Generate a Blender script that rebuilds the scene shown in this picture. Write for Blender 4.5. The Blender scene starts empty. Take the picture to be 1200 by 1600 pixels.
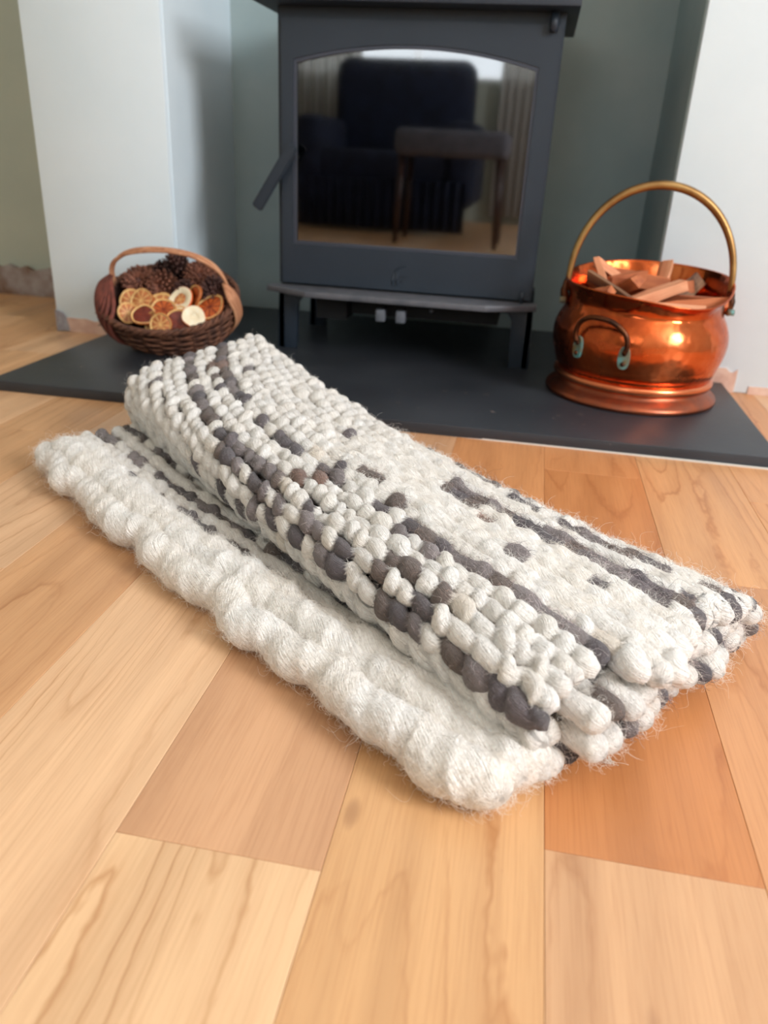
import bpy, bmesh, math, random
import numpy as np
from mathutils import Vector, Matrix

random.seed(7)
rng = np.random.default_rng(11)
PI = math.pi
S = bpy.context.scene
COL = S.collection

# ---------------------------------------------------------------- camera
def unit(v):
    v = np.asarray(v, float)
    return v / np.linalg.norm(v)
FOC = 1225.0                                   # focal length in pixels of a 1200x1600 frame
down = unit([462 - 600, 3452 - 800, FOC]); up = -down
fw = np.array([850 - 600, 250 - 800, FOC]); fw = unit(fw - up * np.dot(fw, up))
rt = np.cross(fw, up); rt = rt if rt[0] > 0 else -rt
RC = np.array([rt, fw, up])
cx = RC @ np.array([1, 0, 0]); cu = RC @ np.array([0, -1, 0]); cb = RC @ np.array([0, 0, -1])
cam_d = bpy.data.cameras.new('camera'); cam = bpy.data.objects.new('camera', cam_d); COL.objects.link(cam)
cam.matrix_world = Matrix(((cx[0], cu[0], cb[0], 0), (cx[1], cu[1], cb[1], 0), (cx[2], cu[2], cb[2], .45), (0, 0, 0, 1)))
cam_d.sensor_fit = 'VERTICAL'; cam_d.sensor_height = 36; cam_d.lens = FOC / 1600 * 36
cam_d.clip_start = .02
cam_d.dof.use_dof = True; cam_d.dof.focus_distance = .80; cam_d.dof.aperture_fstop = cam_d.lens / 5.5
S.camera = cam

# ---------------------------------------------------------------- light
EXPOSURE = 0.0
W = bpy.data.worlds.new('world'); S.world = W; W.use_nodes = True
W.node_tree.nodes['Background'].inputs[0].default_value = (.80, .92, 1, 1)
W.node_tree.nodes['Background'].inputs[1].default_value = 1.2
def area(name, loc, aim, sx, sy, power, col=(1, 1, 1)):
    d = bpy.data.lights.new(name, 'AREA'); d.shape = 'RECTANGLE'; d.size = sx; d.size_y = sy; d.energy = power; d.color = col
    o = bpy.data.objects.new(name, d); COL.objects.link(o); o.location = loc
    o.rotation_euler = (Vector(aim) - Vector(loc)).to_track_quat('-Z', 'Y').to_euler()
    return o
area('window_daylight', (2.27, -.30, 1.55), (1.2, -.25, 1.45), .95, 1.05, 102, (.955, .975, 1))
area('rear_window_daylight', (-.95, -2.60, 1.50), (-.95, -1.4, 1.45), 1.7, 1.15, 22, (.94, .98, 1))
S.view_settings.view_transform = 'Standard'; S.view_settings.look = 'None'
S.view_settings.exposure = EXPOSURE; S.view_settings.gamma = 1; S.view_settings.use_curve_mapping = False
S.cycles.max_bounces = 8; S.cycles.diffuse_bounces = 5
S.cycles.sample_clamp_indirect = 6

# ---------------------------------------------------------------- helpers
def lin(r, g, b, a=1):
    f = lambda c: (c / 255 / 12.92) if c / 255 <= .04045 else ((c / 255 + .055) / 1.055) ** 2.4
    return (f(r), f(g), f(b), a)

def mat(name, color=(.8, .8, .8, 1), rough=.6, metal=0, **kw):
    m = bpy.data.materials.new(name); m.use_nodes = True
    b = m.node_tree.nodes['Principled BSDF']
    b.inputs['Base Color'].default_value = color; b.inputs['Roughness'].default_value = rough; b.inputs['Metallic'].default_value = metal
    for k, v in kw.items(): b.inputs[k.replace('_', ' ')].default_value = v
    return m
def nd(m, t, **kw):
    n = m.node_tree.nodes.new(t)
    for k, v in kw.items(): setattr(n, k, v)
    return n
def lk(m, a, b): m.node_tree.links.new(a, b)
def ramp(m, stops, interp='LINEAR'):
    n = nd(m, 'ShaderNodeValToRGB'); n.color_ramp.interpolation = interp
    e = n.color_ramp.elements
    while len(e) < len(stops): e.new(.5)
    for q, (p, c) in zip(e, stops): q.position = p; q.color = c
    return n
def mapped(m, scale, kind='Object', rnd=False):
    tc = nd(m, 'ShaderNodeTexCoord'); mp = nd(m, 'ShaderNodeMapping'); mp.inputs['Scale'].default_value = scale
    src = tc.outputs[kind]
    if rnd:
        oi = nd(m, 'ShaderNodeObjectInfo'); mu = nd(m, 'ShaderNodeMath', operation='MULTIPLY'); mu.inputs[1].default_value = 53.0
        lk(m, oi.outputs['Random'], mu.inputs[0])
        cxyz = nd(m, 'ShaderNodeCombineXYZ'); lk(m, mu.outputs[0], cxyz.inputs[0]); lk(m, mu.outputs[0], cxyz.inputs[1])
        ad = nd(m, 'ShaderNodeVectorMath', operation='ADD'); lk(m, src, ad.inputs[0]); lk(m, cxyz.outputs[0], ad.inputs[1]); src = ad.outputs[0]
    lk(m, src, mp.inputs[0])
    return mp.outputs[0]
def noise(m, vec, scale, detail=3, rough=.55, dist=0):
    n = nd(m, 'ShaderNodeTexNoise'); n.inputs['Scale'].default_value = scale; n.inputs['Detail'].default_value = detail
    n.inputs['Roughness'].default_value = rough; n.inputs['Distortion'].default_value = dist
    if vec is not None: lk(m, vec, n.inputs['Vector'])
    return n
def bump(m, h, strength, dist):
    b = nd(m, 'ShaderNodeBump'); b.inputs['Strength'].default_value = strength; b.inputs['Distance'].default_value = dist
    lk(m, h, b.inputs['Height']); lk(m, b.outputs[0], m.node_tree.nodes['Principled BSDF'].inputs['Normal'])
def mixc(m, fac, a, b, mode='MIX'):
    n = nd(m, 'ShaderNodeMix', data_type='RGBA', blend_type=mode)
    for s, v in ((0, fac), (6, a), (7, b)):
        if isinstance(v, (int, float)): n.inputs[s].default_value = v
        elif isinstance(v, tuple): n.inputs[s].default_value = v
        else: lk(m, v, n.inputs[s])
    return n.outputs[2]
def mottled(name, c1, c2, scale=6, rough=.6, metal=0, bstr=.2, bdist=.001, bscale=80, **kw):
    m = mat(name, c1, rough, metal, **kw)
    v = mapped(m, (1, 1, 1)); n = noise(m, v, scale, 5)
    r = ramp(m, [(.35, c1), (.65, c2)]); lk(m, n.outputs[0], r.inputs[0])
    lk(m, r.outputs[0], m.node_tree.nodes['Principled BSDF'].inputs['Base Color'])
    n2 = noise(m, v, bscale, 4); bump(m, n2.outputs[0], bstr, bdist)
    return m

def link(o, parent=None):
    COL.objects.link(o)
    if parent is not None: o.parent = parent
    return o
def meshobj(name, verts, faces, m, parent=None, smooth=False):
    me = bpy.data.meshes.new(name); me.from_pydata([tuple(v) for v in verts], [], [tuple(f) for f in faces]); me.update()
    if smooth: me.polygons.foreach_set('use_smooth', [True] * len(me.polygons))
    if m: me.materials.append(m)
    return link(bpy.data.objects.new(name, me), parent)
def bmobj(name, bm, m, parent=None, smooth=False, angle=None):
    me = bpy.data.meshes.new(name); bm.normal_update(); bm.to_mesh(me); bm.free()
    if smooth or angle:
        me.polygons.foreach_set('use_smooth', [True] * len(me.polygons))
        if angle: me.set_sharp_from_angle(angle=math.radians(angle))
    if m: me.materials.append(m)
    return link(bpy.data.objects.new(name, me), parent)
def add_box(bm, x0, x1, y0, y1, z0, z1, mtx=None):
    vs = [bm.verts.new((x, y, z)) for z in (z0, z1) for y in (y0, y1) for x in (x0, x1)]
    for f in ((0, 2, 3, 1), (4, 5, 7, 6), (0, 1, 5, 4), (2, 6, 7, 3), (0, 4, 6, 2), (1, 3, 7, 5)): bm.faces.new([vs[i] for i in f])
    if mtx is not None: bmesh.ops.transform(bm, matrix=mtx, verts=vs)
    return vs
def box(name, x0, x1, y0, y1, z0, z1, m, parent=None, bev=0, seg=2):
    bm = bmesh.new(); add_box(bm, x0, x1, y0, y1, z0, z1)
    if bev: bmesh.ops.bevel(bm, geom=bm.edges[:], offset=bev, segments=seg, affect='EDGES', profile=.5)
    return bmobj(name, bm, m, parent, angle=40 if bev else None)
def add_prism(bm, pts, h0, h1, axis='z'):
    def P(a, b, h): return (a, b, h) if axis == 'z' else ((a, h, b) if axis == 'y' else (h, a, b))
    A = [bm.verts.new(P(a, b, h0)) for a, b in pts]; B = [bm.verts.new(P(a, b, h1)) for a, b in pts]; n = len(pts)
    bm.faces.new(A); bm.faces.new(B[::-1])
    for i in range(n): bm.faces.new((A[i], B[i], B[(i + 1) % n], A[(i + 1) % n]))
def prism(name, pts, h0, h1, m, parent=None, axis='z', bev=0):
    bm = bmesh.new(); add_prism(bm, pts, h0, h1, axis); bmesh.ops.recalc_face_normals(bm, faces=bm.faces[:])
    if bev: bmesh.ops.bevel(bm, geom=bm.edges[:], offset=bev, segments=2, affect='EDGES', profile=.5)
    return bmobj(name, bm, m, parent, angle=35 if bev else None)
def tube_data(pts, rad, seg=8, closed=False, caps=True):
    pts = np.asarray(pts, float); n = len(pts); rad = np.broadcast_to(np.asarray(rad, float), (n,))
    T = np.gradient(pts, axis=0)
    if closed: T = np.roll(pts, -1, 0) - np.roll(pts, 1, 0)
    T /= np.linalg.norm(T, axis=1)[:, None] + 1e-12
    N = np.zeros_like(T); a = np.array([0, 0, 1.]) if abs(T[0, 2]) < .9 else np.array([1., 0, 0])
    N[0] = unit(a - T[0] * np.dot(a, T[0]))
    for i in range(1, n):
        v = N[i - 1] - T[i] * np.dot(N[i - 1], T[i]); N[i] = v / (np.linalg.norm(v) + 1e-12)
    B = np.cross(T, N); ph = np.linspace(0, 2 * PI, seg, endpoint=False)
    V = pts[:, None] + rad[:, None, None] * (np.cos(ph)[None, :, None] * N[:, None] + np.sin(ph)[None, :, None] * B[:, None])
    V = V.reshape(-1, 3); F = []
    for i in range(n if closed else n - 1):
        j = (i + 1) % n
        for k in range(seg):
            l = (k + 1) % seg; F.append((i * seg + k, i * seg + l, j * seg + l, j * seg + k))
    if caps and not closed:
        F.append(tuple(range(seg))[::-1]); F.append(tuple((n - 1) * seg + k for k in range(seg)))
    return V, F
def tube(name, pts, rad, m, parent=None, seg=8, closed=False):
    V, F = tube_data(pts, rad, seg, closed); return meshobj(name, V, F, m, parent, True)
def tubes(name, list_, m, parent=None, seg=6):
    VV, FF, o = [], [], 0
    for pts, rad in list_:
        V, F = tube_data(pts, rad, seg); VV.append(V); FF += [tuple(i + o for i in f) for f in F]; o += len(V)
    return meshobj(name, np.concatenate(VV), FF, m, parent, True)
def lathe(name, prof, m, parent=None, seg=64, rz=None, closed_bottom=False):
    """prof: list of (r, z); rz(theta, r, z) may reshape"""
    V, F = [], []
    for k in range(seg):
        th = 2 * PI * k / seg
        for r, z in prof:
            rr, zz = (r, z) if rz is None else rz(th, r, z)
            V.append((rr * math.cos(th), rr * math.sin(th), zz))
    n = len(prof)
    for k in range(seg):
        l = (k + 1) % seg
        for i in range(n - 1): F.append((k * n + i, l * n + i, l * n + i + 1, k * n + i + 1))
    return meshobj(name, V, F, m, parent, True)
def empty(name, loc, label=None, cat=None, group=None):
    o = bpy.data.objects.new(name, None); o.location = loc; o.empty_display_size = .05; COL.objects.link(o)
    return tag(o, label, cat, group)
def tag(o, label=None, cat=None, group=None, kind=None):
    if label: o['label'] = label
    if cat: o['category'] = cat
    if group: o['group'] = group
    if kind: o['kind'] = kind
    return o
def struct(o, label=None, cat=None):
    o['kind'] = 'structure'
    if label: o['label'] = label; o['category'] = cat
    return o
def sm(pts, n):
    """smooth (Catmull-Rom) resampling of a polyline"""
    P = np.asarray(pts, float); P = np.vstack([2 * P[0] - P[1], P, 2 * P[-1] - P[-2]]); out = []
    m = len(P) - 3
    for x in np.linspace(0, m - 1e-6, n):
        i = int(x); t = x - i; a, b, c, d = P[i:i + 4]
        out.append(.5 * ((2 * b) + (-a + c) * t + (2 * a - 5 * b + 4 * c - d) * t * t + (-a + 3 * b - 3 * c + d) * t ** 3))
    return np.array(out)

# ---------------------------------------------------------------- materials
M = {}
M['pier'] = mottled('white_plaster', lin(224, 236, 243), lin(216, 230, 238), 3, .75, bstr=.15, bdist=.001, bscale=60)
M['recess'] = mottled('recess_shade_tone', lin(166, 180, 180), lin(150, 168, 170), 4, .7, bstr=.2, bdist=.001, bscale=40)  # pale wall plaster with the shade of the recess put into its colour
M['alcove'] = mottled('alcove_dim_plaster', lin(190, 196, 182), lin(180, 188, 176), 3, .75)  # wall colour darkened to carry the dimness of the unlit alcove
M['ceil'] = mat('ceiling_white', lin(238, 238, 235), .8)
M['bare'] = mottled('bare_plaster', lin(226, 196, 178), lin(205, 165, 148), 25, .9, bstr=.6, bdist=.003, bscale=60)
M['rubble'] = mottled('rough_plaster', lin(170, 160, 158), lin(120, 85, 62), 14, .9, bstr=.8, bdist=.006, bscale=40)

def wood_floor():
    m = mat('oak_floor', lin(214, 160, 108), .36); p = m.node_tree.nodes['Principled BSDF']
    oi = nd(m, 'ShaderNodeObjectInfo')
    v = mapped(m, (1, 1, 1), rnd=True)
    mp = nd(m, 'ShaderNodeMapping'); mp.inputs['Scale'].default_value = (7.5, .75, 1); lk(m, v, mp.inputs[0])
    f = noise(m, mp.outputs[0], 1.0, 1.5, .4, .25)
    mu = nd(m, 'ShaderNodeMath', operation='MULTIPLY'); mu.inputs[1].default_value = 17; lk(m, f.outputs[0], mu.inputs[0])
    wob = nd(m, 'ShaderNodeMapping'); wob.inputs['Scale'].default_value = (60, 22, 1); lk(m, v, wob.inputs[0])
    wn = noise(m, wob.outputs[0], 1, 2)
    ad = nd(m, 'ShaderNodeMath', operation='MULTIPLY_ADD'); ad.inputs[1].default_value = .45; lk(m, wn.outputs[0], ad.inputs[0]); lk(m, mu.outputs[0], ad.inputs[2])
    fr = nd(m, 'ShaderNodeMath', operation='FRACT'); lk(m, ad.outputs[0], fr.inputs[0])
    rg = ramp(m, [(0, (1, 1, 1, 1)), (.09, (.30, .30, .30, 1)), (.45, (.05, .05, .05, 1)), (.93, (.12, .12, .12, 1)), (1, (.9, .9, .9, 1))]); lk(m, fr.outputs[0], rg.inputs[0])
    # patchy strength of the grain lines
    pm = nd(m, 'ShaderNodeMapping'); pm.inputs['Scale'].default_value = (9, 1.6, 1); lk(m, v, pm.inputs[0])
    pn = noise(m, pm.outputs[0], 1, 2); pr = ramp(m, [(.38, (.12, .12, .12, 1)), (.62, (1, 1, 1, 1))]); lk(m, pn.outputs[0], pr.inputs[0])
    gm = nd(m, 'ShaderNodeMath', operation='MULTIPLY'); lk(m, rg.outputs[0], gm.inputs[0]); lk(m, pr.outputs[0], gm.inputs[1])
    g2 = nd(m, 'ShaderNodeMath', operation='MULTIPLY'); g2.inputs[1].default_value = .72; lk(m, gm.outputs[0], g2.inputs[0])
    # fine pores
    fm = nd(m, 'ShaderNodeMapping'); fm.inputs['Scale'].default_value = (420, 12, 1); lk(m, v, fm.inputs[0])
    fn = noise(m, fm.outputs[0], 1, 3, .6); fr2 = ramp(m, [(.45, (0, 0, 0, 1)), (.75, (1, 1, 1, 1))]); lk(m, fn.outputs[0], fr2.inputs[0])
    # broad streaks
    bm_ = nd(m, 'ShaderNodeMapping'); bm_.inputs['Scale'].default_value = (22, .9, 1); lk(m, v, bm_.inputs[0])
    bn = noise(m, bm_.outputs[0], 1, 3, .5); br = ramp(m, [(.3, (.84, .80, .76, 1)), (.7, (1.1, 1.1, 1.08, 1))]); lk(m, bn.outputs[0], br.inputs[0])
    c = mixc(m, 1.0, oi.outputs['Color'], br.outputs[0], 'MULTIPLY')
    dk = mixc(m, 1.0, c, (.58, .40, .27, 1), 'MULTIPLY')
    c = mixc(m, g2.outputs[0], c, dk)
    fm2 = nd(m, 'ShaderNodeMath', operation='MULTIPLY'); fm2.inputs[1].default_value = .28; lk(m, fr2.outputs[0], fm2.inputs[0])
    c = mixc(m, fm2.outputs[0], c, dk)
    # small knots
    km = nd(m, 'ShaderNodeMapping'); km.inputs['Scale'].default_value = (5.5, 2.2, 1); lk(m, v, km.inputs[0])
    vo = nd(m, 'ShaderNodeTexVoronoi'); vo.inputs['Scale'].default_value = 1; lk(m, km.outputs[0], vo.inputs['Vector'])
    kr = ramp(m, [(0, (1, 1, 1, 1)), (.028, (.6, .6, .6, 1)), (.045, (0, 0, 0, 1))]); lk(m, vo.outputs['Distance'], kr.inputs[0])
    k2 = nd(m, 'ShaderNodeMath', operation='MULTIPLY'); k2.inputs[1].default_value = .6; lk(m, kr.outputs[0], k2.inputs[0])
    c = mixc(m, k2.outputs[0], c, lin(120, 70, 45))
    lk(m, c, p.inputs['Base Color'])
    bump(m, fn.outputs[0], .12, .0004)
    rr = ramp(m, [(.3, (.33, .33, .33, 1)), (.7, (.45, .45, .45, 1))]); lk(m, bn.outputs[0], rr.inputs[0]); lk(m, rr.outputs[0], p.inputs['Roughness'])
    return m
M['floor'] = wood_floor()
M['gap'] = mat('floor_gap', lin(110, 66, 38), .9)

def slate():
    m = mat('slate', lin(52, 56, 60), .42); p = m.node_tree.nodes['Principled BSDF']
    v = mapped(m, (1, 1, 1)); n = noise(m, v, 5, 6); r = ramp(m, [(.3, lin(38, 41, 47)), (.7, lin(52, 55, 61))]); lk(m, n.outputs[0], r.inputs[0])
    n2 = noise(m, v, 45, 3, .5); r2 = ramp(m, [(.66, (0, 0, 0, 1)), (.76, (1, 1, 1, 1))]); lk(m, n2.outputs[0], r2.inputs[0])
    n3 = noise(m, v, 4.5, 1); r3 = ramp(m, [(.50, (0, 0, 0, 1)), (.62, (.5, .5, .5, 1))]); lk(m, n3.outputs[0], r3.inputs[0])
    mu = nd(m, 'ShaderNodeMath', operation='MULTIPLY'); lk(m, r2.outputs[0], mu.inputs[0]); lk(m, r3.outputs[0], mu.inputs[1])
    lk(m, mixc(m, mu.outputs[0], r.outputs[0], lin(150, 130, 122)), p.inputs['Base Color'])
    n4 = noise(m, v, 60, 5); bump(m, n4.outputs[0], .25, .001)
    return m
M['slate'] = slate()
M['silicone'] = mat('sealant', lin(215, 212, 205), .5)
M['iron'] = mottled('stove_steel', lin(31, 41, 53), lin(35, 45, 57), 8, .48, .0, bstr=.12, bdist=.0004, bscale=400)
M['iron_light'] = mottled('worn_steel', lin(104, 104, 110), lin(88, 90, 97), 30, .42, .2, bstr=.2, bdist=.0005, bscale=200)
M['iron_dark'] = mat('sooty_iron', lin(28, 29, 32), .8)
M['knob'] = mat('knob_metal', lin(120, 124, 134), .4, .4)
M['soot'] = mottled('sooty_firebrick', lin(34, 28, 26), lin(60, 42, 34), 10, .95)
def stove_glass():
    m = mat('smoked_glass'); nt = m.node_tree; out = nt.nodes['Material Output']
    tr = nd(m, 'ShaderNodeBsdfTransparent'); tr.inputs[0].default_value = (.16, .15, .15, 1)
    gl = nd(m, 'ShaderNodeBsdfGlossy'); gl.inputs['Roughness'].default_value = .035; gl.inputs[0].default_value = (.95, .97, 1, 1)
    fr = nd(m, 'ShaderNodeFresnel'); fr.inputs[0].default_value = 2.5
    mx = nd(m, 'ShaderNodeMixShader'); lk(m, fr.outputs[0], mx.inputs[0]); lk(m, tr.outputs[0], mx.inputs[1]); lk(m, gl.outputs[0], mx.inputs[2]); lk(m, mx.outputs[0], out.inputs[0])
    return m
M['glass'] = stove_glass()
M['pane'] = mat('window_pane', (.9, .95, 1, 1), .02, Alpha=.12)
def copper():
    m = mat('copper', lin(226, 120, 72), .2, 1); p = m.node_tree.nodes['Principled BSDF']
    v = mapped(m, (1, 1, 1)); n = noise(m, v, 7, 5, .6, .6)
    r = ramp(m, [(.3, lin(150, 66, 38)), (.5, lin(208, 98, 50)), (.7, lin(230, 128, 78))]); lk(m, n.outputs[0], r.inputs[0]); lk(m, r.outputs[0], p.inputs['Base Color'])
    n2 = noise(m, v, 12, 6); r2 = ramp(m, [(.35, (.13, .13, .13, 1)), (.7, (.34, .34, .34, 1))]); lk(m, n2.outputs[0], r2.inputs[0]); lk(m, r2.outputs[0], p.inputs['Roughness'])
    n3 = noise(m, v, 22, 2); bump(m, n3.outputs[0], .7, .005)
    return m
M['copper'] = copper()
M['copper_dull'] = mottled('dull_copper', lin(172, 92, 62), lin(140, 84, 66), 30, .36, 1, bstr=.15, bdist=.001, bscale=60)
M['brass'] = mottled('aged_brass', lin(178, 142, 92), lin(136, 98, 60), 18, .38, 1, bstr=.1, bdist=.0006, bscale=90)
M['bronze'] = mottled('tarnished_bronze', lin(120, 72, 46), lin(70, 48, 40), 40, .4, 1)
M['verdigris'] = mottled('verdigris', lin(92, 156, 158), lin(128, 104, 66), 55, .6, .3)
M['splint'] = None
def sliver(name, c1, c2):
    m = mat(name, c1, .75); p = m.node_tree.nodes['Principled BSDF']
    v = mapped(m, (60, 60, 6), rnd=True); n = noise(m, v, 1, 4); r = ramp(m, [(.35, c1), (.65, c2)]); lk(m, n.outputs[0], r.inputs[0])
    lk(m, r.outputs[0], p.inputs['Base Color']); bump(m, n.outputs[0], .5, .001); return m
M['kindling'] = sliver('split_wood', lin(234, 168, 128), lin(208, 132, 92))  # red light thrown back by the copper is mixed into this wood colour
M['kindling_dark'] = sliver('split_wood_dark', lin(200, 118, 72), lin(156, 82, 48))  # darker wood, tinted with the same copper reflection
M['kindling_bark'] = sliver('split_wood_bark', lin(150, 112, 82), lin(92, 60, 44))
M['willow'] = sliver('brown_willow', lin(120, 76, 54), lin(66, 38, 28))
M['willow_red'] = sliver('red_willow', lin(132, 68, 54), lin(84, 40, 34))
M['willow_tan'] = sliver('tan_willow', lin(206, 150, 112), lin(168, 110, 78))
M['cone'] = mottled('pine_cone', lin(158, 102, 80), lin(96, 58, 46), 60, .8)
M['cone_dark'] = mottled('pine_cone_dark', lin(108, 72, 64), lin(66, 44, 40), 60, .8)
def slice_mat(name, c1, c2, rough=.35):
    m = mat(name, c1, rough, Subsurface_Weight=.0); p = m.node_tree.nodes['Principled BSDF']
    v = mapped(m, (1, 1, 1), rnd=True); n = noise(m, v, 90, 4); r = ramp(m, [(.3, c1), (.7, c2)]); lk(m, n.outputs[0], r.inputs[0])
    lk(m, r.outputs[0], p.inputs['Base Color']); bump(m, n.outputs[0], .5, .0015); return m
M['flesh'] = slice_mat('orange_flesh', lin(206, 104, 44), lin(168, 74, 34))
M['flesh_pale'] = slice_mat('pale_flesh', lin(214, 134, 78), lin(178, 98, 58))
M['flesh_dark'] = slice_mat('dark_flesh', lin(132, 48, 26), lin(92, 32, 22))
M['pith'] = slice_mat('pith', lin(246, 206, 140), lin(232, 178, 104), .6)
M['pith_white'] = slice_mat('white_pith', lin(250, 238, 212), lin(240, 220, 180), .7)
M['rind'] = slice_mat('orange_rind', lin(232, 110, 30), lin(214, 84, 20), .4)
M['rind_dull'] = slice_mat('dried_rind', lin(196, 112, 50), lin(166, 84, 38), .5)
M['navy'] = mottled('navy_cloth', lin(34, 42, 66), lin(22, 27, 44), 12, .9)
M['greycloth'] = mottled('grey_cloth', lin(112, 110, 118), lin(92, 92, 100), 12, .9)
M['darkwood'] = mat('dark_wood', lin(60, 34, 24), .4)
M['curtain'] = mat('curtain_cloth', lin(225, 224, 220), .9, Transmission_Weight=.45)
M['frame'] = mat('white_paint', lin(235, 236, 234), .4)
M['terracotta'] = mottled('brown_wood', lin(166, 104, 76), lin(130, 80, 60), 12, .7)

# ---------------------------------------------------------------- room
XL, XR, YB, YT, H = -2.7, 2.32, -2.62, 2.21, 2.4
floor_tones = [lin(224, 182, 144), lin(220, 174, 132), lin(227, 186, 148), lin(216, 168, 124), lin(222, 178, 138), lin(214, 164, 120)]
fl = struct(box('floor', XL, XR, YB, 2.35, -.06, -.016, M['gap']))
PW, G = .151, .0003
def plank(x0, y0, y1, col):
    bm = bmesh.new(); w = PW - G; L = (y1 - y0) - G; b = .0005
    v0 = [(-w/2, -L/2), (w/2, -L/2), (w/2, L/2), (-w/2, L/2)]
    v1 = [(-w/2 + b, -L/2 + b), (w/2 - b, -L/2 + b), (w/2 - b, L/2 - b), (-w/2 + b, L/2 - b)]
    A = [bm.verts.new((x, y, -.015)) for x, y in v0]; B = [bm.verts.new((x, y, -b * .7)) for x, y in v0]; C = [bm.verts.new((x, y, 0)) for x, y in v1]
    bm.faces.new(C)
    for i in range(4):
        j = (i + 1) % 4; bm.faces.new((A[i], A[j], B[j], B[i])); bm.faces.new((B[i], B[j], C[j], C[i]))
    o = bmobj('plank', bm, M['floor'], fl); o.location = (x0 + PW/2, (y0 + y1)/2, 0); o.color = col
known = {0: ([.428, 1.197], [1]), -2: ([.374], None), 1: ([.877], None), 2: ([1.152], None), -1: ([1.02], None), -3: ([.72], None)}
tone_with_falloff = {(-2, 0): lin(232, 192, 150), (-2, 1): lin(208, 160, 122), (-1, 0): lin(216, 168, 120), (-1, 1): lin(208, 144, 94),  # plank tones; light falloff is painted in as deeper mid-floor orange
              (0, 0): lin(210, 164, 124), (0, 1): lin(198, 132, 82), (0, 2): lin(206, 140, 90), (1, 0): lin(206, 148, 102), (1, 1): lin(214, 158, 110), (2, 0): lin(210, 152, 104), (2, 1): lin(214, 156, 108),
              (-3, 0): lin(234, 192, 152), (-3, 1): lin(232, 188, 148)}
kx = int(math.floor((XL - .059) / PW))
while .059 + kx * PW < XR:
    x0 = .059 + kx * PW
    ks = known.get(kx, ([random.uniform(.1, 1.6)], None))[0]
    js = list(ks); y = ks[0]
    while y > YB: y -= random.uniform(1.15, 1.5); js.append(y)
    y = ks[-1]
    while y < 2.35: y += random.uniform(1.1, 1.5); js.append(y)
    js = sorted(js); first = js.index(ks[0])
    for i in range(len(js) - 1):
        a, b_ = max(js[i], YB), min(js[i + 1], 2.3)
        if b_ - a < .05: continue
        c = tone_with_falloff.get((kx, i - first + 1), random.choice(floor_tones))
        plank(x0, a, b_, c)
    kx += 1
XPL, XO0, XO1, YP = -1.147, -.824, .266, 1.80          # pier left edge, opening edges, face of the chimney breast
struct(box('wall_chimney_left', XPL, XO0, YP, 2.36, 0, H, M['pier'], bev=.004))
struct(box('wall_chimney_right', XO1, XR, YP, 2.36, 0, H, M['pier'], bev=.004))
struct(box('wall_lintel', XO0, XO1, YP, 2.36, 1.12, H, M['pier']))
struct(box('wall_recess', XO0, XO1, YT, 2.36, 0, 1.12, M['recess']))
struct(box('wall_recess_left', XO0, XO0 + .0025, YP + .012, YT, .02, 1.12, M['pier']))
struct(box('wall_recess_right', XO1 - .0025, XO1, YP + .012, YT, .02, 1.12, M['recess']))  # right reveal gets the shaded tone, left one keeps the lit plaster
struct(box('wall_alcove', XL, XPL, YT, 2.36, 0, H, M['alcove']))
struct(box('wall_left', XL - .12, XL, YB, 2.36, 0, H, M['alcove']))
struct(box('ceiling', XL - .12, XR + .12, YB - .12, 2.36, H, H + .1, M['ceil']))
# right wall with a window opening
wy0, wy1, wz0, wz1 = -.85, .25, .95, 2.15
bm = bmesh.new()
add_box(bm, XR, XR + .15, YB, wy0, 0, H); add_box(bm, XR, XR + .15, wy1, 2.36, 0, H)
add_box(bm, XR, XR + .15, wy0, wy1, 0, wz0); add_box(bm, XR, XR + .15, wy0, wy1, wz1, H)
struct(bmobj('wall_right', bm, M['pier']))
bx0, bx1, bz0, bz1 = -1.85, -.05, .90, 2.1
bm = bmesh.new()
add_box(bm, XL, bx0, YB - .15, YB, 0, H); add_box(bm, bx1, XR, YB - .15, YB, 0, H)
add_box(bm, bx0, bx1, YB - .15, YB, 0, bz0); add_box(bm, bx0, bx1, YB - .15, YB, bz1, H)
struct(bmobj('wall_rear', bm, M['alcove']))
w1 = struct(box('window_1', XR + .1, XR + .104, wy0, wy1, wz0, wz1, M['pane']))
bm = bmesh.new()
for a in ((wy0, wy0 + .05), (wy1 - .05, wy1), ((wy0 + wy1)/2 - .025, (wy0 + wy1)/2 + .025)): add_box(bm, XR + .07, XR + .12, a[0], a[1], wz0, wz1)
for a in ((wz0, wz0 + .05), (wz1 - .05, wz1)): add_box(bm, XR + .07, XR + .12, wy0, wy1, a[0], a[1])
bmobj('window_frame', bm, M['frame'], w1)
w2 = struct(box('window_2', bx0, bx1, YB - .104, YB - .1, bz0, bz1, M['pane']))
bm = bmesh.new()
for a in ((bx0, bx0 + .05), (bx1 - .05, bx1), ((bx0 + bx1)/2 - .025, (bx0 + bx1)/2 + .025)): add_box(bm, a[0], a[1], YB - .12, YB - .07, bz0, bz1)
for a in ((bz0, bz0 + .05), (bz1 - .05, bz1)): add_box(bm, bx0, bx1, YB - .12, YB - .07, a[0], a[1])
bmobj('window_frame', bm, M['frame'], w2)

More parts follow.
